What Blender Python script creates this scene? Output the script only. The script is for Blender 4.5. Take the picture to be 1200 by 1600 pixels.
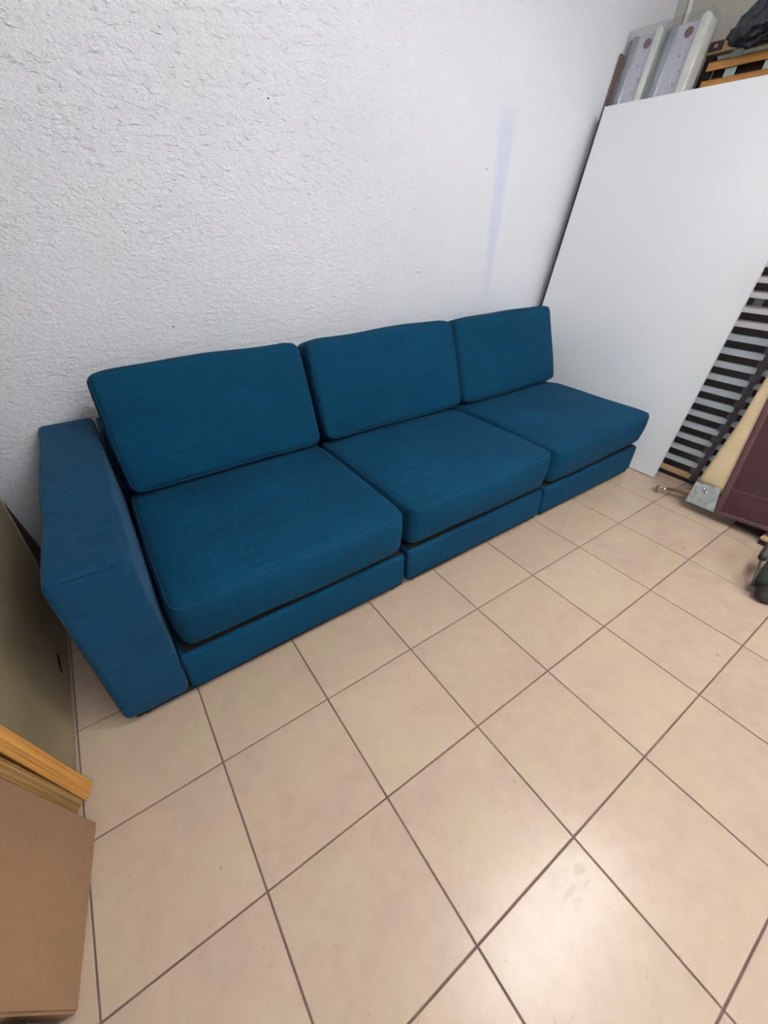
import bpy, bmesh, math, random
from mathutils import Vector, Matrix, noise
random.seed(7)

# ------------------------------------------------------------ camera, world, lights, exposure
sc = bpy.context.scene
COL = sc.collection
for o in list(bpy.data.objects): bpy.data.objects.remove(o)

cam = bpy.data.cameras.new('camera'); co = bpy.data.objects.new('camera', cam); COL.objects.link(co)
cam.sensor_fit = 'HORIZONTAL'; cam.sensor_width = 36; cam.lens = 643.12/1200*36
cam.clip_start = 0.02
R0, R1, R2 = (0.82425928,-0.56620488,0.00294397), (-0.32563956,-0.47829421,-0.81559398), (0.46320138,0.67130223,-0.57861715)
co.matrix_world = Matrix(((R0[0],-R1[0],-R2[0],0.0660630),(R0[1],-R1[1],-R2[1],-0.0334115),(R0[2],-R1[2],-R2[2],1.2385564),(0,0,0,1)))
sc.camera = co

w = bpy.data.worlds.new('world'); sc.world = w; w.use_nodes = True
w.node_tree.nodes['Background'].inputs[0].default_value = (0.9,0.95,1,1)
w.node_tree.nodes['Background'].inputs[1].default_value = 0.3

sc.view_settings.view_transform = 'Standard'; sc.view_settings.look = 'None'
sc.view_settings.gamma = 1; sc.view_settings.use_curve_mapping = False
sc.view_settings.exposure = 0.47

LAMP = 52.0                                   # emission of the ceiling lamp and the added fill lamp
XL, XR, YB, YF, ZC = -0.56, 3.50, 1.995, -2.60, 2.66

# ------------------------------------------------------------ materials
def srgb(r, g, b):
    f = lambda c: (c/255/12.92) if c/255 <= 0.04045 else ((c/255+0.055)/1.055)**2.4
    return (f(r), f(g), f(b), 1)
class N:
    def __init__(s, name):
        s.m = bpy.data.materials.new(name); s.m.use_nodes = True
        s.t = s.m.node_tree; s.b = s.t.nodes['Principled BSDF']; s.out = s.t.nodes['Material Output']
    def n(s, typ, **kw):
        x = s.t.nodes.new(typ)
        for k, v in kw.items():
            if k.startswith('i_'):
                key = k[2:]; key = int(key) if key.isdigit() else key.replace('_', ' ')
                x.inputs[key].default_value = v
            else: setattr(x, k, v)
        return x
    def l(s, a, b): s.t.links.new(a, b)
    def coord(s, scale=(1,1,1), rand=False):
        tc = s.n('ShaderNodeTexCoord'); mp = s.n('ShaderNodeMapping'); mp.inputs['Scale'].default_value = scale
        src = tc.outputs['Object']
        if rand:
            oi = s.n('ShaderNodeObjectInfo'); mu = s.n('ShaderNodeMath', operation='MULTIPLY', i_1=37.0); s.l(oi.outputs['Random'], mu.inputs[0])
            va = s.n('ShaderNodeVectorMath', operation='ADD'); s.l(src, va.inputs[0]); s.l(mu.outputs[0], va.inputs[1]); src = va.outputs[0]
        s.l(src, mp.inputs['Vector']); return mp.outputs[0]
    def noise(s, vec, sc_, det=4, rough=0.55):
        x = s.n('ShaderNodeTexNoise'); x.inputs['Scale'].default_value = sc_; x.inputs['Detail'].default_value = det; x.inputs['Roughness'].default_value = rough
        s.l(vec, x.inputs['Vector']); return x.outputs['Fac']
    def ramp(s, fac, stops):
        r = s.n('ShaderNodeValToRGB'); e = r.color_ramp.elements
        while len(e) < len(stops): e.new(0.5)
        for i, (p, c) in enumerate(stops): e[i].position = p; e[i].color = c
        s.l(fac, r.inputs[0]); return r.outputs[0]
    def mix(s, fac, a, b, mode='MIX'):
        m = s.n('ShaderNodeMix', data_type='RGBA', blend_type=mode)
        for sock, v in ((m.inputs[0], fac), (m.inputs[6], a), (m.inputs[7], b)):
            if hasattr(v, 'links'): s.l(v, sock)
            else: sock.default_value = v
        return m.outputs[2]
    def math(s, op, a, b=0.0):
        m = s.n('ShaderNodeMath', operation=op)
        for i, v in enumerate((a, b)):
            if hasattr(v, 'links'): s.l(v, m.inputs[i])
            else: m.inputs[i].default_value = v
        return m.outputs[0]
    def bump(s, h, strength, dist, prev=None):
        b = s.n('ShaderNodeBump'); b.inputs['Strength'].default_value = strength; b.inputs['Distance'].default_value = dist
        s.l(h, b.inputs['Height'])
        if prev: s.l(prev, b.inputs['Normal'])
        return b.outputs[0]
    def set(s, color=None, rough=None, metal=None, normal=None, **kw):
        for nm, v in (('Base Color', color), ('Roughness', rough), ('Metallic', metal), ('Normal', normal)):
            if v is None: continue
            if hasattr(v, 'links'): s.l(v, s.b.inputs[nm])
            else: s.b.inputs[nm].default_value = v
        for k, v in kw.items(): s.b.inputs[k.replace('_', ' ')].default_value = v
        return s.m

def simple(name, rgb, rough=0.6, metal=0.0, var=0.06, scale=8, bump=0.0, **kw):
    s = N(name); v = s.coord(rand=True)
    f = s.noise(v, scale, 5)
    dk = tuple(c*(1-var*2) for c in rgb[:3])+(1,); lt = tuple(min(1, c*(1+var*2)) for c in rgb[:3])+(1,)
    c = s.ramp(f, [(0.3, dk), (0.7, lt)])
    nrm = s.bump(s.noise(v, scale*12, 3), bump, 0.002) if bump else None
    return s.set(c, rough, metal, nrm, **kw)

def mk_fabric(name='teal_fabric', base=(0,59,88), sheen=0.05):
    s = N(name); v = s.coord(rand=True)
    v1 = s.coord((5, 30, 170), True); v2 = s.coord((60, 60, 700), True); v3 = s.coord((700, 60, 60), True)
    big = s.noise(v, 3.5, 3); slub = s.noise(v1, 1.0, 3, 0.6); fine = s.noise(v2, 1.0, 2); fine2 = s.noise(v3, 1.0, 2)
    b = srgb(*base)
    dk = tuple(c*0.86 for c in b[:3])+(1,); lt = tuple(c*1.14 for c in b[:3])+(1,)
    c = s.ramp(big, [(0.3, dk), (0.72, lt)])
    c = s.mix(1.0, c, s.ramp(slub, [(0.25, (0.82,0.83,0.85,1)), (0.5, (1,1,1,1)), (0.8, (1.1,1.1,1.08,1))]), 'MULTIPLY')
    c = s.mix(1.0, c, s.ramp(fine, [(0.25, (0.82,0.82,0.82,1)), (0.75, (1.16,1.16,1.16,1))]), 'MULTIPLY')
    fl = s.noise(s.coord((22, 22, 90), True), 1.0, 2, 0.6)
    c = s.mix(1.0, c, s.ramp(fl, [(0.24, (0.62,0.64,0.68,1)), (0.36, (1,1,1,1)), (0.68, (1,1,1,1)), (0.8, (1.25,1.22,1.18,1))]), 'MULTIPLY')
    nr = s.bump(s.math('ADD', fine, fine2), 0.5, 0.0014); nr = s.bump(slub, 0.25, 0.002, nr)
    m = s.set(c, 0.88, None, nr)
    s.b.inputs['Sheen Weight'].default_value = sheen; s.b.inputs['Sheen Roughness'].default_value = 0.45
    s.b.inputs['Sheen Tint'].default_value = srgb(120,170,210); s.b.inputs['Specular IOR Level'].default_value = 0.16
    return m

def mk_wall(name, base, stain=True):
    s = N(name); v = s.coord()
    col = s.ramp(s.noise(v, 1.6, 3), [(0.3, tuple(c*0.95 for c in base[:3])+(1,)), (0.7, base)])
    col = s.mix(1.0, col, s.ramp(s.noise(v, 2.7, 2), [(0.3, (1.0,0.985,1.0,1)), (0.7, (0.975,1.0,0.985,1))]), 'MULTIPLY')
    sep = s.n('ShaderNodeSeparateXYZ'); s.l(v, sep.inputs[0]); X, Y, Z = sep.outputs
    if stain:      # bluish patch of filler paint running down the plaster, plus small marks
        cx = s.math('ADD', 2.235, s.math('MULTIPLY', s.math('SUBTRACT', s.noise(v, 5, 2), 0.5), 0.05))
        d = s.math('ABSOLUTE', s.math('SUBTRACT', X, cx))
        wd = s.n('ShaderNodeMapRange'); wd.inputs[1].default_value = 0.8; wd.inputs[2].default_value = 1.65; wd.inputs[3].default_value = 0.022; wd.inputs[4].default_value = 0.062
        s.l(Z, wd.inputs[0])
        k = s.math('DIVIDE', d, wd.outputs[0])
        m1 = s.n('ShaderNodeMapRange', interpolation_type='SMOOTHSTEP'); m1.inputs[1].default_value = 1.5; m1.inputs[2].default_value = 0.35; s.l(k, m1.inputs[0])
        m2 = s.n('ShaderNodeMapRange', interpolation_type='SMOOTHSTEP'); m2.inputs[1].default_value = 1.78; m2.inputs[2].default_value = 1.62; s.l(Z, m2.inputs[0])
        m3 = s.n('ShaderNodeMapRange', interpolation_type='SMOOTHSTEP'); m3.inputs[1].default_value = 0.65; m3.inputs[2].default_value = 1.15; s.l(Z, m3.inputs[0])
        mk = s.math('MULTIPLY', s.math('MULTIPLY', m1.outputs[0], m2.outputs[0]), s.math('MULTIPLY', m3.outputs[0], 0.7))
        col = s.mix(mk, col, srgb(214,219,240))
        for px, pz, r in ((1.686,1.008,0.006), (0.391,0.872,0.006), (1.066,1.327,0.005), (0.93,1.61,0.006), (2.12,1.46,0.006)):
            dd = s.math('SQRT', s.math('ADD', s.math('POWER', s.math('SUBTRACT', X, px), 2.0), s.math('POWER', s.math('MULTIPLY', s.math('SUBTRACT', Z, pz), 1.6), 2.0)))
            mm = s.math('LESS_THAN', s.math('ADD', dd, s.math('MULTIPLY', s.noise(v, 260, 1), 0.004)), r)
            col = s.mix(mm, col, srgb(70,62,60))
    # plaster: fine orange peel everywhere, coarse chips high on the left, smoother towards the right
    mp = s.coord((1, 1, 1.7))
    fine = s.noise(mp, 85, 3, 0.6); mid = s.noise(mp, 34, 2, 0.5)
    chips = s.n('ShaderNodeMapRange'); chips.inputs[1].default_value = 0.54; chips.inputs[2].default_value = 0.74; s.l(s.noise(mp, 26, 3, 0.6), chips.inputs[0])
    zh = s.n('ShaderNodeMapRange'); zh.inputs[1].default_value = 0.85; zh.inputs[2].default_value = 1.5; s.l(Z, zh.inputs[0])
    xs = s.n('ShaderNodeMapRange'); xs.inputs[1].default_value = 2.0; xs.inputs[2].default_value = 0.9; s.l(X, xs.inputs[0])
    xs2 = s.n('ShaderNodeMapRange'); xs2.inputs[1].default_value = 2.6; xs2.inputs[2].default_value = 1.3; xs2.inputs[3].default_value = 0.35; s.l(X, xs2.inputs[0])
    h = s.math('ADD', s.math('MULTIPLY', fine, 0.55), s.math('MULTIPLY', mid, 0.5))
    h = s.math('MULTIPLY', h, xs2.outputs[0])
    h = s.math('ADD', h, s.math('MULTIPLY', chips.outputs[0], s.math('MULTIPLY', zh.outputs[0], s.math('MULTIPLY', xs.outputs[0], 0.42))))
    return s.set(col, 0.75, None, s.bump(h, 1.0, 0.014))

SMUDGE = ((.617,-.045,.016,.011), (.562,-.058,.022,.007), (.560,-.080,.016,.010), (.605,-.070,.016,.004), (.636,.164,.004,.004), (2.038,.382,.009,.007), (1.534,.034,.007,.006), (-.074,.431,.004,.004))
def mk_tile():
    s = N('glazed_tile'); v = s.coord(rand=True)
    a = s.noise(v, 5, 4, 0.6); f = s.noise(v, 24, 5, 0.65); sp = s.noise(s.coord((1, 2.2, 1), True), 55, 3, 0.7)
    c = s.ramp(a, [(0.25, srgb(188,165,150)), (0.5, srgb(194,172,153)), (0.75, srgb(195,178,151))])
    c = s.mix(1.0, c, s.ramp(f, [(0.2, (0.93,0.92,0.91,1)), (0.8, (1.07,1.07,1.06,1))]), 'MULTIPLY')
    c = s.mix(s.ramp(sp, [(0.64, (0,0,0,1)), (0.80, (0.6,)*3+(1,))]), c, srgb(150,122,98))
    oi = s.n('ShaderNodeObjectInfo')
    c = s.mix(1.0, c, s.ramp(oi.outputs['Random'], [(0, (0.955,0.945,0.94,1)), (1, (1.03,1.03,1.01,1))]), 'MULTIPLY')
    ge = s.n('ShaderNodeNewGeometry'); sp3 = s.n('ShaderNodeSeparateXYZ'); s.l(ge.outputs['Position'], sp3.inputs[0])
    wn = s.noise(ge.outputs['Position'], 60, 3)
    for px, py, rx, ry in SMUDGE:
        dx = s.math('DIVIDE', s.math('SUBTRACT', sp3.outputs[0], px), rx); dy = s.math('DIVIDE', s.math('SUBTRACT', sp3.outputs[1], py), ry)
        dd = s.math('ADD', s.math('SQRT', s.math('ADD', s.math('MULTIPLY', dx, dx), s.math('MULTIPLY', dy, dy))), s.math('MULTIPLY', wn, 1.0))
        mr = s.n('ShaderNodeMapRange'); mr.inputs[1].default_value = 1.6; mr.inputs[2].default_value = 1.2; mr.inputs[4].default_value = 0.55; s.l(dd, mr.inputs[0])
        c = s.mix(mr.outputs[0], c, srgb(150,132,112))
    return s.set(c, 0.27, None, s.bump(s.noise(v, 14, 3), 0.12, 0.004), Specular_IOR_Level=0.5)

def mk_wood(name, dark, light, axis='x', scale=60, rough=0.55):
    s = N(name); sc3 = {'x': (2, scale, scale), 'y': (scale, 2, scale), 'z': (scale, scale, 2.2)}[axis]
    v = s.coord(sc3, True); f = s.noise(v, 1.0, 4, 0.6); g = s.noise(s.coord(rand=True), 5, 3)
    c = s.ramp(f, [(0.3, dark), (0.5, tuple((a+b)/2 for a, b in zip(dark, light))), (0.68, light)])
    c = s.mix(1.0, c, s.ramp(g, [(0.3, (0.85,0.85,0.85,1)), (0.7, (1.08,1.08,1.05,1))]), 'MULTIPLY')
    return s.set(c, rough, None, s.bump(f, 0.3, 0.001))

def mk_board(name, c1, c2, c3, scale=2.0, rough=0.45, fine_=0.99):
    s = N(name); v = s.coord(rand=True)
    c = s.ramp(s.noise(v, scale, 3), [(0.3, c1), (0.5, c2), (0.72, c3)])
    c = s.mix(1.0, c, s.ramp(s.noise(v, 60, 4, 0.7), [(0.3, (fine_,)*3+(1,)), (0.7, (1.0,1.0,1.0,1))]), 'MULTIPLY')
    return s.set(c, rough, None, s.bump(s.noise(v, 150, 2), 0.15, 0.001))

def mk_plastic():
    s = N('clear_plastic_film'); v = s.coord()
    s.b.inputs['Roughness'].default_value = 0.12; s.b.inputs['Base Color'].default_value = (0.95,0.96,1,1)
    nr = s.bump(s.noise(v, 22, 4, 0.6), 0.9, 0.02); s.l(nr, s.b.inputs['Normal'])
    tr = s.n('ShaderNodeBsdfTransparent'); gl = s.n('ShaderNodeBsdfGlossy'); gl.inputs['Roughness'].default_value = 0.07; s.l(nr, gl.inputs['Normal'])
    mx = s.n('ShaderNodeMixShader'); mx.inputs[0].default_value = 0.22
    s.l(tr.outputs[0], mx.inputs[1]); s.l(gl.outputs[0], mx.inputs[2]); s.l(mx.outputs[0], s.out.inputs['Surface'])
    return s.m

def mk_bag():
    s = N('black_bag_plastic'); v = s.coord()
    return s.set(srgb(34,37,46), 0.13, None, s.bump(s.noise(v, 13, 3, 0.5), 1.0, 0.03))

def mk_galv():
    s = N('galvanised_steel'); v = s.coord()
    vo = s.n('ShaderNodeTexVoronoi'); vo.inputs['Scale'].default_value = 55; s.l(v, vo.inputs['Vector'])
    c = s.mix(0.35, s.ramp(s.noise(v, 30, 4), [(0.3, srgb(165,180,182)), (0.7, srgb(215,226,228))]), s.ramp(vo.outputs['Distance'], [(0, (.35,.35,.35,1)), (1, (.75,.75,.75,1))]), 'SOFT_LIGHT')
    r = s.ramp(s.noise(v, 40, 3), [(0.3, (0.28,)*3+(1,)), (0.7, (0.5,)*3+(1,))])
    return s.set(c, r, 0.55, s.bump(s.noise(v, 40, 3), 0.2, 0.002))

def mk_leather():
    s = N('burgundy_leatherette'); v = s.coord()
    c = s.ramp(s.noise(v, 6, 4), [(0.3, srgb(62,34,40)), (0.7, srgb(78,46,52))])
    vo = s.n('ShaderNodeTexVoronoi'); vo.inputs['Scale'].default_value = 320; s.l(v, vo.inputs['Vector'])
    return s.set(c, 0.48, None, s.bump(vo.outputs['Distance'], 0.25, 0.001))

def mk_emit(name, col, st):
    s = N(name); s.b.inputs['Emission Color'].default_value = col; s.b.inputs['Emission Strength'].default_value = st
    s.b.inputs['Base Color'].default_value = (0.8,0.8,0.8,1); return s.m

M = dict(
    fabric=mk_fabric(), fabric2=mk_fabric('faded_teal_fabric', (14,60,90), 0.18), seam=simple('teal_piping', srgb(3,54,78), 0.9, var=0.1, scale=40), lining=simple('black_underlining', srgb(9,9,11), 0.95),
    wall=mk_wall('white_plaster', srgb(236,237,243)), wall_shaded=mk_wall('shaded_white_plaster', srgb(196,194,184), False),  # right wall's greyer base colour paints in its weaker light
    ceil=simple('ceiling_paint', srgb(232,232,230), 0.8, var=0.01, scale=2),
    tile=mk_tile(), grout=simple('brown_grout', srgb(122,98,90), 0.9, var=0.12, scale=12, bump=0.3),
    white=mk_board('white_melamine', srgb(231,236,240), srgb(236,239,242), srgb(238,240,243), 1.5, 0.5),
    bluegrey=mk_board('blue_grey_laminate', srgb(196,209,218), srgb(203,215,224), srgb(208,220,228), 2.0, 0.4), white2=simple('bright_white_laminate', srgb(248,245,248), 0.5, var=0.004),
    wengue=mk_wood('dark_slat_wood', srgb(16,11,12), srgb(27,19,20), 'y', 60, 0.65),
    strap=simple('grey_black_webbing', srgb(88,80,88), 0.8, var=0.1, scale=60, bump=0.3),
    pale=mk_wood('pale_beech_wood', srgb(196,160,120), srgb(222,190,150), 'y', 50),
    orange=mk_wood('orange_beech_wood', srgb(160,104,48), srgb(205,150,82), 'y', 50, 0.45),
    pine=mk_wood('oiled_pine', srgb(158,98,38), srgb(222,166,86), 'z', 150, 0.5),
    pine2=mk_wood('weathered_pine', srgb(112,80,36), srgb(186,148,92), 'z', 150, 0.6),
    olive=mk_board('olive_brown_hardboard', srgb(128,116,90), srgb(148,134,106), srgb(164,148,118), 2.4, 0.4, 0.92),
    maroon=mk_board('dark_maroon_board', srgb(46,26,28), srgb(58,36,34), srgb(78,60,44), 3, 0.5),
    oliveedge=simple('board_edge', srgb(168,150,126), 0.6, scale=30),
    card=mk_board('brown_cardboard', srgb(146,112,84), srgb(152,118,88), srgb(158,124,92), 2.5, 0.85, 0.88),
    cream=simple('cream_padding_cloth', srgb(214,192,154), 0.85, var=0.04, scale=9, bump=0.3),
    leather=mk_leather(), leather2=simple('burgundy_binding', srgb(92,62,66), 0.5, scale=30), thread=simple('dusky_thread', srgb(120,84,86), 0.7),
    galv=mk_galv(), chrome=simple('bright_zinc', srgb(215,215,218), 0.2, 0.95), brass=simple('dull_brass_metal', srgb(150,135,108), 0.35, 0.8),
    lavender=mk_board('lavender_white_panel', srgb(196,196,214), srgb(202,202,218), srgb(208,208,222), 4, 0.4),
    foam=simple('white_foam', srgb(226,230,224), 0.75, var=0.04, scale=30, bump=0.5),
    rail=simple('grey_green_metal_rail', srgb(150,164,168), 0.35, 0.6, scale=20), rail2=simple('dull_blue_grey_metal', srgb(112,124,132), 0.35, 0.6, scale=20),
    hole=simple('dark_red_recess', srgb(104,58,66), 0.7), film=mk_plastic(), bag=mk_bag(),
    black=simple('black_rubber', srgb(26,28,28), 0.55, scale=20), canvas=simple('black_green_canvas', srgb(44,49,46), 0.85, scale=30, bump=0.4),
    darkgrey=simple('dark_grey_plastic', srgb(60,56,55), 0.5), capmat=simple('dark_purple_plastic', srgb(66,48,54), 0.45),
    trunk=simple('white_cable_trunking', srgb(236,238,236), 0.35, var=0.01), housing=simple('white_lamp_housing', srgb(235,235,235), 0.5, var=0.01),
    lathw=simple('brown_lath_wood', srgb(112,90,84), 0.7), darkwood=simple('dark_brown_block', srgb(44,26,24), 0.6), greenish=simple('pale_green_plastic', srgb(150,172,160), 0.4),
    fill_pane=mk_emit('fill_glow_pane', (0.86,0.93,1.0,1), 0.7), lamp=mk_emit('lamp_diffuser', (1.0,0.98,0.97,1), LAMP), fill_lamp=mk_emit('fill_lamp_diffuser', (0.93,0.97,1.0,1), LAMP),
)

# ------------------------------------------------------------ helpers
def link(name, me, mat, parent=None, loc=(0,0,0), smooth=False):
    o = bpy.data.objects.new(name, me); COL.objects.link(o)
    if mat is not None: me.materials.append(mat)
    if smooth:
        for p in me.polygons: p.use_smooth = True
    if parent: o.parent = parent
    o.location = loc; return o
def obj(name, bm, mat, parent=None, smooth=False, base=None):
    """bm holds world coordinates; the mesh is stored relative to its top-level root."""
    r = parent
    while r is not None and r.parent is not None: r = r.parent
    off = Vector(base) if base is not None else (r.location if r is not None else Vector((0,0,0)))
    bmesh.ops.recalc_face_normals(bm, faces=bm.faces[:])
    bm.transform(Matrix.Translation(-Vector(off)))
    me = bpy.data.meshes.new(name); bm.to_mesh(me); bm.free()
    return link(name, me, mat, parent, off if parent is None else (0,0,0), smooth)
def tag(o, label=None, cat=None, group=None, kind=None):
    for k, v in (('label', label), ('category', cat), ('group', group), ('kind', kind)):
        if v: o[k] = v
    return o
def thing(name, label, cat, loc, group=None):
    o = bpy.data.objects.new(name, None); COL.objects.link(o); o.location = loc; o.empty_display_size = 0.1
    return tag(o, label, cat, group)
def hexa(bm, P):
    """P: 8 corners, bottom loop then top loop"""
    v = [bm.verts.new(p) for p in P]
    for f in ((0,1,2,3), (4,5,6,7), (0,1,5,4), (1,2,6,5), (2,3,7,6), (3,0,4,7)): bm.faces.new([v[i] for i in f])
    return v
def box(bm, x0, x1, y0, y1, z0, z1):
    return hexa(bm, [(x0,y0,z0),(x1,y0,z0),(x1,y1,z0),(x0,y1,z0),(x0,y0,z1),(x1,y0,z1),(x1,y1,z1),(x0,y1,z1)])
def bev(bm, w, seg=2):
    bmesh.ops.bevel(bm, geom=bm.edges[:], offset=w, segments=seg, profile=0.5, affect='EDGES', clamp_overlap=True); return bm
def lean_poly(bm, pts, x0, a, t0, t1):
    """polygon pts (y,z) on the leaning plane x = x0 + a z, thick from t0 to t1 along the plane normal (+x side)"""
    L = math.sqrt(1+a*a); nx, nz = 1/L, -a/L
    A = [bm.verts.new((x0+a*z+nx*t0, y, z+nz*t0)) for y, z in pts]
    B = [bm.verts.new((x0+a*z+nx*t1, y, z+nz*t1)) for y, z in pts]
    bm.faces.new(A); bm.faces.new(B[::-1]); n = len(pts)
    for i in range(n): bm.faces.new((A[i], A[(i+1)%n], B[(i+1)%n], B[i]))
    return bm
def lean_box(bm, y0, y1, z0, z1, x0, a, t0, t1): return lean_poly(bm, [(y0,z0),(y1,z0),(y1,z1),(y0,z1)], x0, a, t0, t1)
def tube(bm, pts, r, n=8, closed=False, cap=True, radii=None):
    pts = [Vector(p) for p in pts]; rings = []; m = len(pts)
    for i, p in enumerate(pts):
        a = pts[(i-1) % m] if (closed or i > 0) else p; b = pts[(i+1) % m] if (closed or i < m-1) else p
        t = (b-a).normalized(); up = Vector((0,0,1)) if abs(t.z) < 0.9 else Vector((1,0,0))
        u = t.cross(up).normalized(); w_ = u.cross(t).normalized(); rr = radii[i] if radii else r
        rings.append([bm.verts.new(p + rr*(math.cos(k*2*math.pi/n)*u + math.sin(k*2*math.pi/n)*w_)) for k in range(n)])
    for i in range(m if closed else m-1):
        A, B = rings[i], rings[(i+1) % m]
        for k in range(n): bm.faces.new((A[k], A[(k+1)%n], B[(k+1)%n], B[k]))
    if cap and not closed: bm.faces.new(rings[0]); bm.faces.new(rings[-1][::-1])
    return bm
def cyl(bm, p0, p1, r0, r1=None, n=20, bevel=0.0):
    r1 = r0 if r1 is None else r1; p0, p1 = Vector(p0), Vector(p1); d = (p1-p0).normalized()
    if bevel: return tube(bm, [p0, p0+d*bevel, p1-d*bevel, p1], 0, n, radii=[r0-bevel, r0, r1, r1-bevel])
    return tube(bm, [p0, p1], 0, n, radii=[r0, r1])

def rounded(bm, half, r, crown=(0,0,0), frame=None, N_=22, m=4, deform=None, bulge_pow=1.0):
    """rounded, slightly puffed upholstery block; frame = (centre, X, Y, Z axes)"""
    c, X, Y, Z = frame
    g = bmesh.new(); bmesh.ops.create_cube(g, size=2)
    bmesh.ops.subdivide_edges(g, edges=g.edges[:], cuts=N_-1, use_grid_fill=True)
    out = []
    for v in g.verts:
        inner, d = [], []
        for k in range(3):
            i = round((v.co[k]+1)/2*N_)
            h = half[k]-r
            if i < m: inner.append(-h); d.append(-math.tan((1-i/m)*math.pi/4))
            elif i > N_-m: inner.append(h); d.append(math.tan((1-(N_-i)/m)*math.pi/4))
            else: inner.append(-h + 2*h*(i-m)/(N_-2*m)); d.append(0.0)
        dv = Vector(d).normalized(); p = Vector(inner)+dv*r
        v.co = p + puff(p, dv, half, crown)
        if deform: v.co = deform(v.co)
        v.co = c + X*v.co.x + Y*v.co.y + Z*v.co.z
    me = bpy.data.meshes.new('t'); g.to_mesh(me); g.free(); bm.from_mesh(me); bpy.data.meshes.remove(me)
    return bm
def puff(p, dv, half, crown):
    o = Vector((0,0,0))
    for k in range(3):
        w_ = 1.0
        for j in range(3):
            if j != k: w_ *= max(0, 1-(p[j]/half[j])**2)**0.6
        o[k] = crown[k]*dv[k]*w_
    return o
def seam_loop(bm, half, r, crown, frame, axis, sign, rad=0.0022, deform=None, n=20):
    """piping round the rim of the face whose outward axis is axis*sign"""
    c, X, Y, Z = frame; a, b = [k for k in range(3) if k != axis]
    ha, hb = half[a]-r, half[b]-r; q = r/math.sqrt(2); pts = []
    def add(ca, cb, da, db):
        p = [0,0,0]; p[axis] = sign*(half[axis]-r+q); p[a] = ca+da*q; p[b] = cb+db*q
        dv = [0,0,0]; dv[axis] = sign; dv[a] = da; dv[b] = db
        dv = Vector(dv).normalized(); p = Vector(p); p = p + puff(p, dv, half, crown)
        if deform: p = deform(p)
        pts.append(c + X*p.x + Y*p.y + Z*p.z)
    for i in range(n): add(-ha+2*ha*i/n, -hb, 0, -1)
    for i in range(6): t = i/6*math.pi/2; add(ha, -hb, math.sin(t), -math.cos(t))
    for i in range(n): add(ha, -hb+2*hb*i/n, 1, 0)
    for i in range(6): t = i/6*math.pi/2; add(ha, hb, math.cos(t), math.sin(t))
    for i in range(n): add(ha-2*ha*i/n, hb, 0, 1)
    for i in range(6): t = i/6*math.pi/2; add(-ha, hb, -math.sin(t), math.cos(t))
    for i in range(n): add(-ha, hb-2*hb*i/n, -1, 0)
    for i in range(6): t = i/6*math.pi/2; add(-ha, -hb, -math.cos(t), -math.sin(t))
    return tube(bm, pts, rad, 6, closed=True)

# ------------------------------------------------------------ the room
T = 0.33; TOP = 0.0; G = 0.0042
fl = bmesh.new(); box(fl, XL-0.1, XR+0.1, YF-0.1, YB+0.1, -0.08, -0.0035)
floor = tag(obj('floor', fl, M['grout'], base=(0,0,0)), kind='structure')
cache = {}
def tile_mesh(sx, sy):
    key = (round(sx,3), round(sy,3))
    if key not in cache:
        bm = bmesh.new(); v = box(bm, -sx/2, sx/2, -sy/2, sy/2, -0.012, 0)
        top = [e for e in bm.edges if all(abs(q.co.z) < 1e-6 for q in e.verts)]
        bmesh.ops.bevel(bm, geom=top, offset=0.0012, segments=1, affect='EDGES')
        bmesh.ops.recalc_face_normals(bm, faces=bm.faces[:])
        me = bpy.data.meshes.new('floor_tile'); bm.to_mesh(me); bm.free(); me.materials.append(M['tile']); cache[key] = me
    return cache[key]
for i in range(-2, 11):
    for j in range(-8, 7):
        x0, x1 = max(i*T, XL), min((i+1)*T, XR); y0, y1 = max(j*T, YF), min((j+1)*T, YB)
        if x1-x0 < 0.02 or y1-y0 < 0.02: continue
        o = bpy.data.objects.new('floor_tile', tile_mesh(x1-x0-G, y1-y0-G)); COL.objects.link(o); o.parent = floor
        o.location = ((x0+x1)/2, (y0+y1)/2, 0.0); o.rotation_euler = (random.uniform(-.0006,.0006), random.uniform(-.0006,.0006), 0)
for nm, d, m in (('wall_back', (XL-.1, XR+.1, YB, YB+.12, -.08, ZC), 'wall'), ('wall_right', (XR, XR+.12, YF-.1, YB, -.08, ZC), 'wall_shaded'),
                 ('wall_left', (XL-.12, XL, YF-.1, YB, -.08, ZC), 'wall'), ('wall_front', (XL, XR, YF-.12, YF, -.08, ZC), 'wall'),
                 ('ceiling', (XL-.12, XR+.12, YF-.12, YB+.12, ZC, ZC+.1), 'ceil')):
    b = bmesh.new(); box(b, *d); tag(obj(nm, b, M[m], base=(0,0,0)), kind='structure')
# added glowing pane with frame, unseen behind the viewer, fills light onto the walls
wt = bpy.data.objects.new('fill_window_1', None); COL.objects.link(wt); wt.location = (1.3, YF, 1.5); tag(wt, kind='structure')
b = bmesh.new(); box(b, .20, 2.40, YF+.004, YF+.010, .95, 2.15); obj('pane', b, M['fill_pane'], wt)
for d in ((.14,.20,.89,2.21), (2.40,2.46,.89,2.21), (.20,2.40,.89,.95), (.20,2.40,2.15,2.21), (1.28,1.32,.95,2.15)):
    b = bmesh.new(); box(b, d[0], d[1], YF+.001, YF+.03, d[2], d[3]); bev(b, .004); obj('frame_bar', b, M['housing'], wt)
# cable trunking in the corner
b = bmesh.new(); box(b, XR-0.013, XR, 1.902, 1.922, 0.0, ZC); bev(b, 0.003)
tag(obj('cable_trunking', b, M['trunk'], base=(XR-0.006,1.912,0)), 'thin white vertical cable trunking on the right wall beside the corner', 'trunking')

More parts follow.
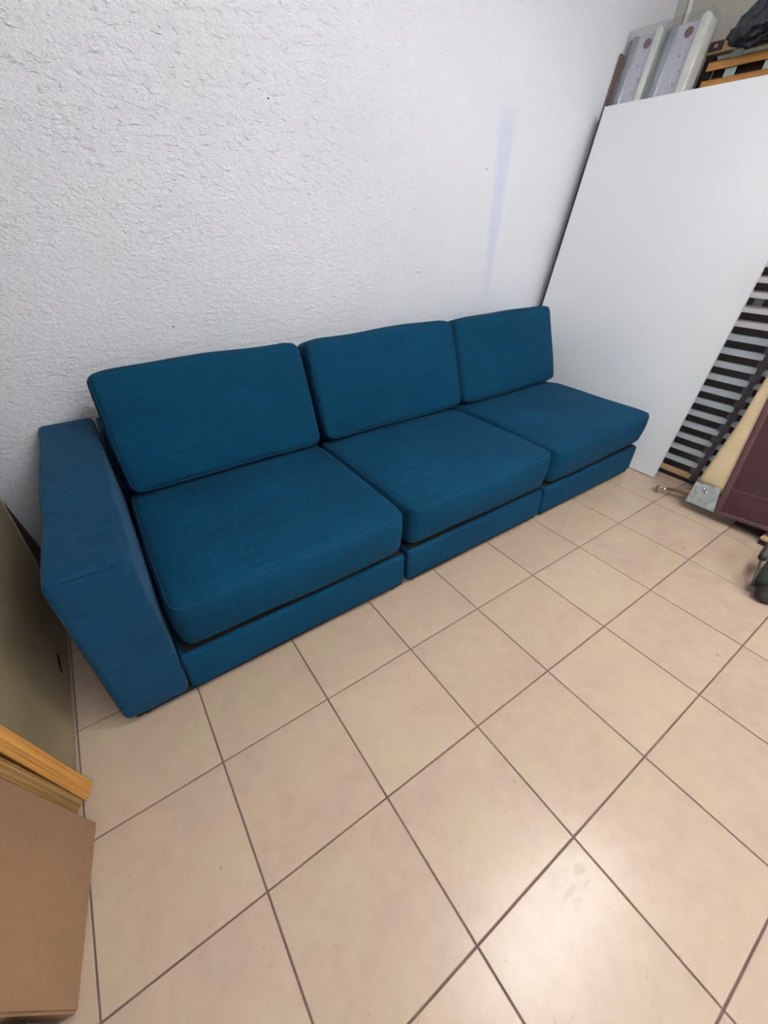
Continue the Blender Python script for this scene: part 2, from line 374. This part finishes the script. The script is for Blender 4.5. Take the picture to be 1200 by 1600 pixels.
def ceiling_lamp(x, y, lx, ly, label, mat):
    t = thing('ceiling_lamp', label, 'lamp', (x, y, ZC))
    b = bmesh.new(); box(b, x-lx/2-.02, x+lx/2+.02, y-.045, y+.045, ZC-.045, ZC-.0005); bev(b, .006); obj('housing', b, M['housing'], t)
    for sg in (-1, 1):
        for ex in (-1, 1):
            b = bmesh.new(); box(b, x+ex*(lx/2+.012)-.008, x+ex*(lx/2+.012)+.008, y+sg*ly/2-.016, y+sg*ly/2+.016, ZC-.13, ZC-.04); bev(b, .003); obj('lamp_holder', b, M['housing'], t)
        b = bmesh.new(); cyl(b, (x-lx/2, y+sg*ly/2, ZC-.105), (x+lx/2, y+sg*ly/2, ZC-.105), .019, n=16); obj('tube', b, M[mat], t, True)
ceiling_lamp(1.35, -0.15, 1.2, 0.12, 'long white ceiling lamp above the middle of the tiled floor', 'lamp')
ceiling_lamp(1.2, -1.75, 1.2, 0.12, 'added long white fill lamp, unseen, at the far end behind the viewer', 'fill_lamp')  # second lamp is added out of view as general fill

# ------------------------------------------------------------ the sofa: three modules
def wob(amp, fr, seed):
    def f(p):
        q = Vector((p.x*fr+seed, p.y*fr, p.z*fr))
        return p + Vector((noise.noise(q), noise.noise(q+Vector((9,0,0))), noise.noise(q+Vector((0,7,0)))))*amp
    return f
def pinch(p, h, amt, a, b_, front=False):
    u = max(0, abs(p[a])/h[a]-.84)/.16; v = max(0, abs(p[b_])/h[b_]-.82)/.18
    if front and p[b_] > 0: return p
    c = min(1.2, u)*min(1.2, v)*amt; p = p.copy()
    p[a] -= math.copysign(c, p[a]); p[b_] -= math.copysign(c, p[b_]); return p
EX, EY, EZ = Vector((1,0,0)), Vector((0,1,0)), Vector((0,0,1))
YFR, YBK = 0.908, 1.962
def sofa_module(x0, x1, arm, label, seed, cush, back, sz=0.388):
    t = thing('sofa_module', label, 'sofa', ((x0+x1)/2, (YFR+YBK)/2, 0), 'blue modular sofa')
    xa = x0 - (0.187 if arm else 0)
    # upholstered base and low back frame
    b = bmesh.new(); xb = x0-(.010 if arm else 0); c = Vector(((xb+x1)/2, (YFR+YBK)/2, 0.110)); h = ((x1-xb)/2-.003, (YBK-YFR)/2, 0.076)
    fr = (c, EX, EY, EZ)
    df = wob(0.004, 4, seed)
    base = obj('base', rounded(b, h, 0.014, (0.0,0.003,0), fr, 18, 3, df), M['fabric'], t, True)
    b = bmesh.new(); prof = [(1.66,.17),(1.712,.345),(1.792,.565),(1.80,.572),(1.955,.572),(YBK,.565),(YBK,.17)]
    A = [b.verts.new((x0+.006, y, z)) for y, z in prof]; B = [b.verts.new((x1-.012, y, z)) for y, z in prof]
    b.faces.new(A); b.faces.new(B[::-1])
    for i in range(len(prof)): b.faces.new((A[i], A[(i+1)%7], B[(i+1)%7], B[i]))
    obj('back_frame', bev(b, .004), M['fabric'], t)
    b = bmesh.new(); box(b, xa+.022, x1-.012, YFR+.008, YBK-.01, .023, .040); obj('underside_lining', b, M['lining'], t)
    b = bmesh.new(); box(b, x0+.012, x1-.014, YFR+.014, 1.70, .17, .1895); obj('gap_shade_deck', b, M['lining'], t)  # black deck cloth, added to paint the gap's shade under the cushion
    for fx in (xa+.05 if arm else x0+.05, x1-.045):
        for fy in (YFR+.045, YBK-.05):
            b = bmesh.new(); cyl(b, (fx,fy,0), (fx,fy,.022), .024, .027, 20, .003); obj('foot', b, M['black'], t, True)
    if arm:
        c = Vector((x0-.0985, (YFR+YBK)/2+.004, .306)); h = (.0925, (YBK-YFR)/2+.004, .272); fr = (c, EX, EY, EZ); df = wob(0.006, 5, 3.3)
        b = bmesh.new(); a_ = obj('armrest', rounded(b, h, .021, (.004,.004,.006), fr, 26, 4, df), M['fabric2'], t, True)
        b = bmesh.new(); seam_loop(b, h, .021, (.004,.004,.006), fr, 2, 1, .0016, df); obj('seam', b, M['seam'], a_, True)
        b = bmesh.new(); seam_loop(b, h, .021, (.004,.004,.006), fr, 1, -1, .0016, df); obj('seam', b, M['seam'], a_, True)
    # seat cushion
    cx0, cx1 = cush; zc0 = .210
    c = Vector(((cx0+cx1)/2, (0.895+1.622)/2, (zc0+sz)/2)); h = ((cx1-cx0)/2, (1.622-.895)/2, (sz-zc0)/2); fr = (c, EX, EY, EZ)
    wb = wob(0.007, 3.4, seed+5)
    def df(p, h=h, wb=wb):
        p = wb(p); k = max(0, 1-(p.z+h[2])/(h[2]*1.1))          # underside tucks in at the front and sides
        p.z -= .012*max(0, min(1, (p.y-.24)/.08))*(1 if p.z > 0 else 0); p.x *= 1-.012*k; p.y += .014*k*(1 if p.y < 0 else 0); p = pinch(p, h, .011, 0, 1, True)
        return p
    cr = (.008, .012, .024); b = bmesh.new()
    s_ = obj('seat_cushion', rounded(b, h, .026, cr, fr, 30, 4, df), M['fabric'], t, True)
    for sg in (1, -1):
        b = bmesh.new(); seam_loop(b, h, .026, cr, fr, 2, sg, .0021, df, 30); obj('piping', b, M['seam'], s_, True)
    # back cushion, leaning
    bx0, bx1, by, bz, hh, ln, rot, ck = back
    up = Vector((0, math.sin(ln), math.cos(ln))); out_ = Vector((0, math.cos(ln), -math.sin(ln))); X = EX.copy()
    q = Matrix.Rotation(rot, 3, out_); X = q @ X; up = q @ up
    th = .155; B0 = Vector(((bx0+bx1)/2, by, bz)); c = B0 + up*(hh/2) + out_*(th/2)
    h = ((bx1-bx0)/2, th/2, hh/2); fr = (c, X, out_, up); wb2 = wob(0.009, 3.6, seed+11); df2 = lambda p, h=h, wb2=wb2: pinch(wb2(p), h, .007, 0, 2); cr = (.006, ck, .010)
    b = bmesh.new(); k_ = obj('back_cushion', rounded(b, h, .026, cr, fr, 30, 4, df2), M['fabric'], t, True)
    for sg in (1, -1):
        b = bmesh.new(); seam_loop(b, h, .026, cr, fr, 1, sg, .0021, df2, 30); obj('piping', b, M['seam'], k_, True)
    return t
LN = math.radians(19)
sofa_module(-0.006, 0.822, True, 'left blue sofa section with the armrest, beside the leaning olive board', 1.0, (0.010, 0.816), (0.026, 0.812, 1.538, .405, .440, LN, 0.0, .016), .386)
sofa_module(0.830, 1.652, False, 'middle armless blue sofa section between the other two sections', 4.0, (0.832, 1.650), (0.843, 1.674, 1.538, .405, .440, LN, 0.0, .022), .386)
sofa_module(1.660, 2.484, False, 'right armless blue sofa section next to the big white panel', 8.0, (1.668, 2.492), (1.694, 2.490, 1.538, .405, .440, LN, 0.0, .018), .386)

# ------------------------------------------------------------ leaning stack on the right
b = bmesh.new(); lean_box(b, .795, 1.918, .004, 1.765, 2.565, .2, 0, .019); bev(b, .0015, 1)
tag(obj('melamine_board', b, M['white'], base=(2.57,1.35,0)), 'big plain white melamine panel leaning against the boards at the end of the sofa', 'board')

t = thing('slatted_bed_base', 'leaning bed base with thin black slats and black centre strap behind the white panel', 'bed base', (2.69,.84,0))
A2 = .2; X2 = 2.68
b = bmesh.new(); lean_box(b, .26, 1.42, .003, .022, X2, A2, -.004, .03); obj('bottom_rail', b, M['wengue'], t, base=None)
for y0, y1 in ((.26,.29),(1.39,1.42)):
    b = bmesh.new(); lean_box(b, y0, y1, .022, 1.66, X2, A2, .0, .03); obj('side_rail', b, M['wengue'], t)
b = bmesh.new(); lean_box(b, .29, 1.39, .022, .054, X2, A2, -.002, .010); obj('end_board', b, M['pale'], t)['label'] = 'pale beech end board'
first = None
for k in range(-3, 22):
    zc = .2655+.0648*k
    if first is None:
        b = bmesh.new(); lean_box(b, .285, 1.395, zc-.0158, zc+.0158, X2, A2, .0, .006); bev(b, .0015, 1)
        first = obj('slat', b, M['wengue'], t); z_first = zc
    else:
        o = first.copy(); COL.objects.link(o); o.parent = t; o.location = ((zc-z_first)*A2, 0, zc-z_first)
b = bmesh.new(); lean_poly(b, [(.618,.016),(.660,.016),(.649,.12),(.636,.4),(.636,1.64),(.612,1.64),(.612,.4),(.625,.12)], X2, A2, -.004, -.0005); st = obj('centre_strap', b, M['strap'], t)
firsth = None
for k in range(-3, 12):
    zc = .2655+.0648*k
    if firsth is None:
        b = bmesh.new(); lean_box(b, .624, .674, zc-.018, zc+.018, X2, A2, -.007, -.0008); bev(b, .001, 1); firsth = obj('slat_holder', b, M['strap'], t)
    else:
        o = firsth.copy(); COL.objects.link(o); o.parent = t; o.location = ((zc-z_first)*A2, -.026*min(1, (zc-z_first)/.36), zc-z_first)
b = bmesh.new(); lean_box(b, .757, .797, .897, .928, X2, A2, -.004, -.0008); bev(b, .001, 1); obj('clip', b, M['rail2'], t)['label'] = 'small grey clip on one slat'

b = bmesh.new(); lean_box(b, .295, 1.385, .056, .775, 2.680, A2, .0062, .0115)
tag(obj('grey_board', b, M['bluegrey'], base=(2.73,.8,0)), 'low blue-grey board showing through the lower black slats', 'board')
b = bmesh.new(); lean_box(b, .295, 1.385, .024, 1.66, 2.680, A2, .0125, .030)
tag(obj('white_board', b, M['white2'], base=(2.76,.8,0)), 'white board showing through the upper black slats', 'board')

# orange slatted frame seen over the top of the panel
t = thing('wooden_slatted_frame', 'orange wooden slatted bed frame with dark side rail rising behind the white panel top', 'bed base', (2.82,1.1,0))
A3 = .2; X3 = 2.80
for y0, y1 in ((1.53,1.575),(.63,.675)):
    b = bmesh.new(); lean_box(b, y0, y1, .004, 1.93, X3, A3, .004, .035); bev(b, .002, 1); obj('side_rail', b, M['wengue'], t)
b = bmesh.new(); lean_box(b, .63, 1.585, 1.935, 1.985, X3, A3, -.002, .036); bev(b, .004); tr = obj('top_rail', b, M['pale'], t); tr['label'] = 'pale beech top rail'
b = bmesh.new(); lean_box(b, 1.510, 1.575, 1.942, 1.980, X3, A3, -.006, -.001); bev(b, .002, 1); cp = obj('corner_cap', b, M['capmat'], tr); cp['label'] = 'dark purple corner cap with bright screw'
b = bmesh.new(); lean_box(b, 1.534, 1.550, 1.953, 1.967, X3, A3, -.009, -.005); obj('screw', b, M['chrome'], tr)
f3 = None
for k in range(0, 26):
    zc = 1.884-.070*k
    if f3 is None:
        b = bmesh.new(); lean_box(b, .65, 1.545, zc-.017, zc+.017, X3, A3, -.008, .002); bev(b, .002, 1); f3 = obj('slat', b, M['orange'], t)
    else:
        o = f3.copy(); COL.objects.link(o); o.parent = t; o.location = (-.070*k*A3, 0, -.070*k)
for y0, y1, m in ((1.405,1.455,'greenish'), (1.235,1.285,'greenish')):
    b = bmesh.new(); lean_box(b, y0, y1, .30, 1.934, X3, A3, .006, .010); obj('back_strip', b, M[m], t)['label'] = 'pale green strip behind the slats'
b = bmesh.new(); lean_box(b, .70, 1.53, .006, 1.925, X3, A3, .045, .060)
tag(obj('dark_brown_board', b, M['maroon'], base=(2.86,1.1,0)), 'dark brown board seen between the orange slats', 'board')

# two wrapped packs
def wrapped_pack(y0, y1, ztop, x0, label, wide):
    a = .2; t = thing('wrapped_panel_pack', label, 'panel', (x0+.02,(y0+y1)/2,0), 'plastic-wrapped panels in the corner')
    W = y1-y0; yr = y1-.052; yf = y0+wide
    b = bmesh.new(); lean_box(b, yf, yr, .006, ztop-.008, x0, a, .004, .06); bev(b, .002, 1); pn = obj('panel', b, M['lavender'], t)
    b = bmesh.new(); yc, zc = (yf+yr)/2-.012, ztop-.045
    pts = [(yc+.020*math.cos(k*math.pi/10), zc+.020*math.sin(k*math.pi/10)) for k in range(20)]
    lean_poly(b, pts, x0, a, .0015, .0039); obj('hole', b, M['hole'], pn)
    for yy, zz in ((yf+.02, ztop-.19), (yf+.05, ztop-.13), (yf+.03,ztop-.24)):
        b = bmesh.new(); lean_poly(b, [(yy+.0045*math.cos(k), zz+.0045*math.sin(k)) for k in range(6)], x0, a, .0015, .0039); obj('screw_hole', b, M['rail2'], pn)
    b = bmesh.new(); lean_box(b, yr+.001, y1-.022, .006, ztop-.004, x0, a, -.001, .05); bev(b, .002, 1); obj('metal_rail', b, M['rail'], t)
    b = bmesh.new(); lean_box(b, y1-.021, y1, .006, ztop-.01, x0, a, .006, .05); bev(b, .002, 1); obj('metal_rail', b, M['rail2'], t)
    b = bmesh.new(); lean_box(b, yr-.009, yr-.001, .03, ztop-.02, x0, a, -.004, .004); bev(b, .002, 1); obj('metal_lip', b, M['chrome'], t)
    b = bmesh.new(); lean_poly(b, [(y0,.006),(yf-.001,.006),(yf-.001,ztop),(y0+wide*.55,ztop+.012),(y0,ztop-.006)], x0, a, -.016, .066); bev(b, .008, 3); obj('foam_edge', b, M['foam'], t, True)
    g = bmesh.new(); L = math.sqrt(1+a*a)        # crinkled plastic film sleeve
    bmesh.ops.create_cube(g, size=1); bmesh.ops.subdivide_edges(g, edges=g.edges[:], cuts=11, use_grid_fill=True)
    for v in g.verts:
        yy = y0-.003 + (v.co.y+.5)*(W+.006); zz = .012 + (v.co.z+.5)*(ztop+.004); tt = -.021 + (v.co.x+.5)*.092
        nn = noise.noise(Vector((yy*14, zz*7, tt*10)))*.006
        v.co = Vector((x0+a*zz+(tt+nn)/L, yy, zz-a*(tt+nn)/L))
    for f in [f for f in g.faces if all(v.co.z < .05 for v in f.verts)]: g.faces.remove(f)
    obj('plastic_sleeve', g, M['film'], t, True)
wrapped_pack(1.792, 1.982, 2.068, 2.692, 'left wrapped white panel with round hole, nearest the back wall, behind the big panel', .040)
wrapped_pack(1.560, 1.776, 2.066, 2.692, 'right wrapped white panel with crinkled clear plastic and thick foam edge, behind the big panel', .052)
b = bmesh.new(); lean_box(b, 1.9785, 1.990, .01, 2.0, 2.655, .2, .0, .03)
tag(obj('brown_lath', b, M['lathw'], base=(2.66,1.985,0)), 'narrow dark brown lath wedged along the back wall left of the wrapped panels', 'lath')

# black plastic bag on the frames
g = bmesh.new(); bmesh.ops.create_icosphere(g, subdivisions=5, radius=1)
for v in g.verts:
    n_ = v.co.normalized(); s_ = 1 + .30*noise.noise(n_*1.7+Vector((3,1,0))) - .26*abs(noise.noise(n_*3.2)) + .05*noise.noise(n_*7)
    v.co = Vector((3.105,1.170,2.070)) + Vector((n_.x*.085*s_, n_.y*.27*s_, n_.z*.125*s_ - .10*n_.y))
tag(obj('plastic_bag', g, M['bag'], smooth=True, base=(3.135,1.225,1.95)), 'shiny black crumpled plastic bag lying on top of the orange slatted frame', 'bag')

# ------------------------------------------------------------ burgundy bed base on edge with galvanised bracket
t = thing('upholstered_bed_base', 'burgundy leatherette bed base standing on edge with cream lining and steel corner bracket', 'bed base', (2.45,.3,0))
A5, X5 = .2, 2.37
def rotp(pts, piv=(.416,.051), th=math.radians(5.6)):
    return [(piv[0]+(y-piv[0])*math.cos(th)+(z-piv[1])*math.sin(th), piv[1]-(y-piv[0])*math.sin(th)+(z-piv[1])*math.cos(th)) for y, z in pts]
b = bmesh.new(); lean_poly(b, rotp([(-.35,.051),(.414,.051),(.414,1.25),(-.35,1.25)]), X5, A5, .002, .085); bev(b, .006); obj('side_panel', b, M['leather'], t)
b = bmesh.new(); lean_poly(b, rotp([(.392,.049),(.418,.049),(.418,1.25),(.392,1.25)]), X5, A5, -.008, .088); bev(b, .005, 3); obj('binding', b, M['leather2'], t, True)
b = bmesh.new(); lean_poly(b, rotp([(-.35,.047),(.391,.047),(.391,.066),(-.35,.066)]), X5, A5, -.008, .088); bev(b, .005, 3); obj('binding', b, M['leather2'], t, True)
b = bmesh.new(); lean_poly(b, rotp([(-.34,.1795),(.388,.1795),(.388,.1820),(-.34,.1820)]), X5, A5, -.001, .003); obj('seam', b, M['thread'], t)
g = bmesh.new(); L = math.sqrt(1+A5*A5)
pts = []; NZ = 26
for i in range(NZ+1):
    z = .14+1.06*i/NZ; yl = .547-.024*min(1, max(0, z-.155)/.3)-.012*max(0, z-.455); yr_ = .400+.09*(z-.05)
    if yr_ > yl-.02: yr_ = yl-.02
    ring = []
    for k in range(9):
        s = k/8; y = yl+(yr_-yl)*s; dpt = -.007*math.sin(math.pi*s)**.6 + .003*noise.noise(Vector((y*30, z*12, 0)))
        ring.append(g.verts.new((X5+A5*z+.010+dpt, y, z)))
    ring.append(g.verts.new((X5+A5*z+.075, yr_, z))); ring.append(g.verts.new((X5+A5*z+.075, yl, z))); pts.append(ring)
for i in range(NZ):
    for k in range(11): g.faces.new((pts[i][k], pts[i][(k+1)%11], pts[i+1][(k+1)%11], pts[i+1][k]))
g.faces.new(pts[0]); g.faces.new(pts[-1][::-1]); obj('lining', g, M['cream'], t, True)['label'] = 'cream cloth lining edge'
b = bmesh.new(); lean_poly(b, [(.414,.053),(.545,.051),(.547,.156),(.440,.170)], X5, A5, -.010, -.006); lean_poly(b, [(.414,.053),(.545,.051),(.545,.055),(.414,.057)], X5, A5, -.006, .05)
lean_poly(b, [(.541,.053),(.545,.053),(.547,.156),(.543,.156)], X5, A5, -.006, .05); pl = obj('corner_bracket', b, M['galv'], t); pl['label'] = 'galvanised steel corner bracket'
for y, z, r in ((.500,.142,.008),(.485,.128,.009),(.522,.120,.007),(.530,.092,.006)):
    b = bmesh.new(); p = Vector((X5+A5*z-.010, y, z)); cyl(b, p, p+Vector((-.008,0,.0016)), r, r*.8, 8, .001); obj('bolt', b, M['chrome'], pl, True)
b = bmesh.new(); tube(b, [(2.462,.53,.066),(2.455,.585,.058),(2.447,.635,.045),(2.440,.668,.034)], 0, 16, radii=[.019,.019,.012,.0085]); lg = obj('leg', b, M['brass'], t, True); lg['label'] = 'tapered dull metal leg'
b = bmesh.new(); bmesh.ops.create_uvsphere(b, u_segments=16, v_segments=10, radius=.0125); bmesh.ops.translate(b, verts=b.verts[:], vec=(2.437,.677,.031)); obj('ball_joint', b, M['chrome'], lg, True)
b = bmesh.new(); cyl(b, (2.435,.683,.029), (2.427,.702,.024), .004, .004, 10); cyl(b, (2.429,.700,.024), (2.424,.711,.0225), .022, .018, 18, .002); obj('foot', b, M['brass'], lg, True)
b = bmesh.new(); box(b, 2.445, 2.58, -.30, .33, .0, .045); bev(b, .003, 1); tag(obj('shade_block', b, M['darkwood'], base=(2.55,.03,0)), 'added dark brown block standing for the shade under the burgundy bed base', 'block')  # block added as support; its dark face paints the shade below the bed base
b = bmesh.new(); box(b, 2.365, 2.435, -.22, .205, .026, .040); bev(b, .002, 1); bd = thing('wooden_offcut', 'pale wooden board with dark underside below the burgundy bed base', 'board', (2.42,0,0))
obj('board', b, M['pale'], bd); b = bmesh.new(); box(b, 2.368, 2.433, -.22, .203, .0, .026); obj('dark_backing', b, M['darkwood'], bd)['label'] = 'dark backing'

# folded trolley at the right edge
t = thing('folded_trolley', 'black folded trolley with round wheel lying at the right edge of the floor', 'trolley', (2.0,.02,0))
ax = Vector((.80,-.60,0)).normalized()
b = bmesh.new(); c = Vector((1.938,.036,.043)); wa = Vector((-.85,-.30,.0)).normalized(); cyl(b, c, c-wa*.035, .043, .043, 28, .010); wl = obj('wheel', b, M['black'], t, True)
b = bmesh.new(); cyl(b, c+wa*.003, c-wa*.01, .026, .028, 20, .002); obj('hub', b, M['darkgrey'], wl, True)
b = bmesh.new(); tube(b, [(1.965,.060,.054),(1.985,.062,.056),(2.15,.072,.066),(2.34,.06,.075)], 0, 20, radii=[.030,.043,.048,.050]); obj('folded_cover', b, M['canvas'], t, True)
b = bmesh.new(); cyl(b, (1.955,.098,.045), (2.078,.136,.118), .0045, .0045, 10); obj('rod', b, M['darkgrey'], t, True)
b = bmesh.new(); cyl(b, (2.070,.132,.112), (2.145,.135,.150), .015, .020, 16, .003); sl = obj('joint_sleeve', b, M['darkgrey'], t, True)
b = bmesh.new(); cyl(b, (2.062,.130,.106), (2.072,.132,.113), .013, .016, 16, .002); obj('joint_ring', b, M['black'], sl, True)
b = bmesh.new(); cyl(b, (2.140,.135,.148), (2.20,-.03,.10), .009, .009, 10); obj('strut', b, M['darkgrey'], t, True)

# ------------------------------------------------------------ leaning stack on the left
b = bmesh.new(); lean_poly(b, [(.80,.004),(1.52,.004),(1.655,.235),(1.765,.425),(1.90,.66),(1.90,1.85),(.80,1.85)], -.335, -.08, -.012, 0)
ob = thing('olive_board', 'large olive-brown hardboard sheet leaning left of the sofa armrest', 'board', (-.34,1.3,0))
obj('sheet', b, M['olive'], ob)
b = bmesh.new(); lean_poly(b, [(1.182,.052),(1.200,.058),(1.235,.068),(1.258,.078),(1.250,.084),(1.215,.080),(1.190,.068)], -.335, -.08, .0003, .0012); obj('hand_slot', b, M['lining'], ob)['label'] = 'dark slot near the bottom edge'
b = bmesh.new(); lean_poly(b, [(.80,.003),(1.521,.003),(1.656,.234),(1.766,.424),(1.901,.66),(1.896,.664),(1.761,.428),(1.651,.238),(1.517,.0085),(.80,.0085)], -.335, -.08, -.012, .0012); obj('edge_banding', b, M['oliveedge'], ob)['label'] = 'pale thin edge band'
b = bmesh.new(); lean_poly(b, [(.90,.004),(1.838,.004),(1.838,1.8),(.90,1.8)], -.352, -.09, -.014, 0)
tag(obj('maroon_board', b, M['maroon'], base=(-.36,1.4,0)), 'dark maroon board hidden behind the olive sheet near the back wall', 'board')

def plank(P, label, mat, up, h=1.25):
    c = sum((Vector(p) for p in P), Vector())/4
    b = bmesh.new(); hexa(b, [Vector(p)-c for p in P]+[Vector(p)-c+Vector((0,0,h)) for p in P]); bev(b, .0015, 1)
    o = obj('wooden_plank', b, M[mat], base=(0,0,0)); o.location = c+Vector((0,0,.005))
    o.rotation_euler = Vector((0,0,1)).rotation_difference(Vector(up).normalized()).to_euler()
    return tag(o, label, 'plank', 'pine planks leaning at the left')
UPP = Vector((-.155,.03,1))
hp = plank([(-.318,.760,.004),(-.298,.798,.004),(-.318,.818,.004),(-.338,.780,.004)], 'orange pine plank with screw hole leaning upright, the one nearer the olive board', 'pine', UPP)
plank([(-.350,.728,.004),(-.322,.765,.004),(-.344,.782,.004),(-.372,.745,.004)], 'greyish weathered pine plank between the orange plank and the brown sheet', 'pine2', (-.150,-.01,1))
q0, q1 = Vector((-.318,.760,.004))-hp.location+Vector((0,0,.005)), Vector((-.298,.798,.004))-hp.location+Vector((0,0,.005))
dd = (q1-q0).normalized(); nv = dd.cross(Vector((0,0,1))); q = q0+dd*.030+Vector((0,0,.345)); q.z = .345
b = bmesh.new(); cyl(b, q-nv*.004, q+nv*.0008, .0035, n=10); bmesh.ops.recalc_face_normals(b, faces=b.faces[:])
me = bpy.data.meshes.new('screw_hole'); b.to_mesh(me); b.free(); link('screw_hole', me, M['lining'], hp)

# brown cardboard slab
g = bmesh.new(); P0, P1 = Vector((-.302,.696,.004)), Vector((-.361,.367,.004)); U = Vector((-.157,0,1)); e = (P1-P0); nn = e.cross(U).normalized()
if nn.x > 0: nn = -nn
K = nn*.028; H = 1.2
Q = [P1, P0, P0+K, P1+K]; hexa(g, Q+[q+U*H for q in Q])
bmesh.ops.bevel(g, geom=g.edges[:], offset=.004, segments=2, affect='EDGES')
tag(obj('cardboard_slab', g, M['card'], base=(-.34,.53,0)), 'plain brown cardboard slab leaning at the bottom left corner', 'cardboard')
b = bmesh.new(); box(b, -.52, -.372, .08, .348, 0, .20); bev(b, .004)
tag(obj('black_case', b, M['lining'], base=(-.46,.26,0)), 'black case just visible below the brown cardboard slab', 'case')
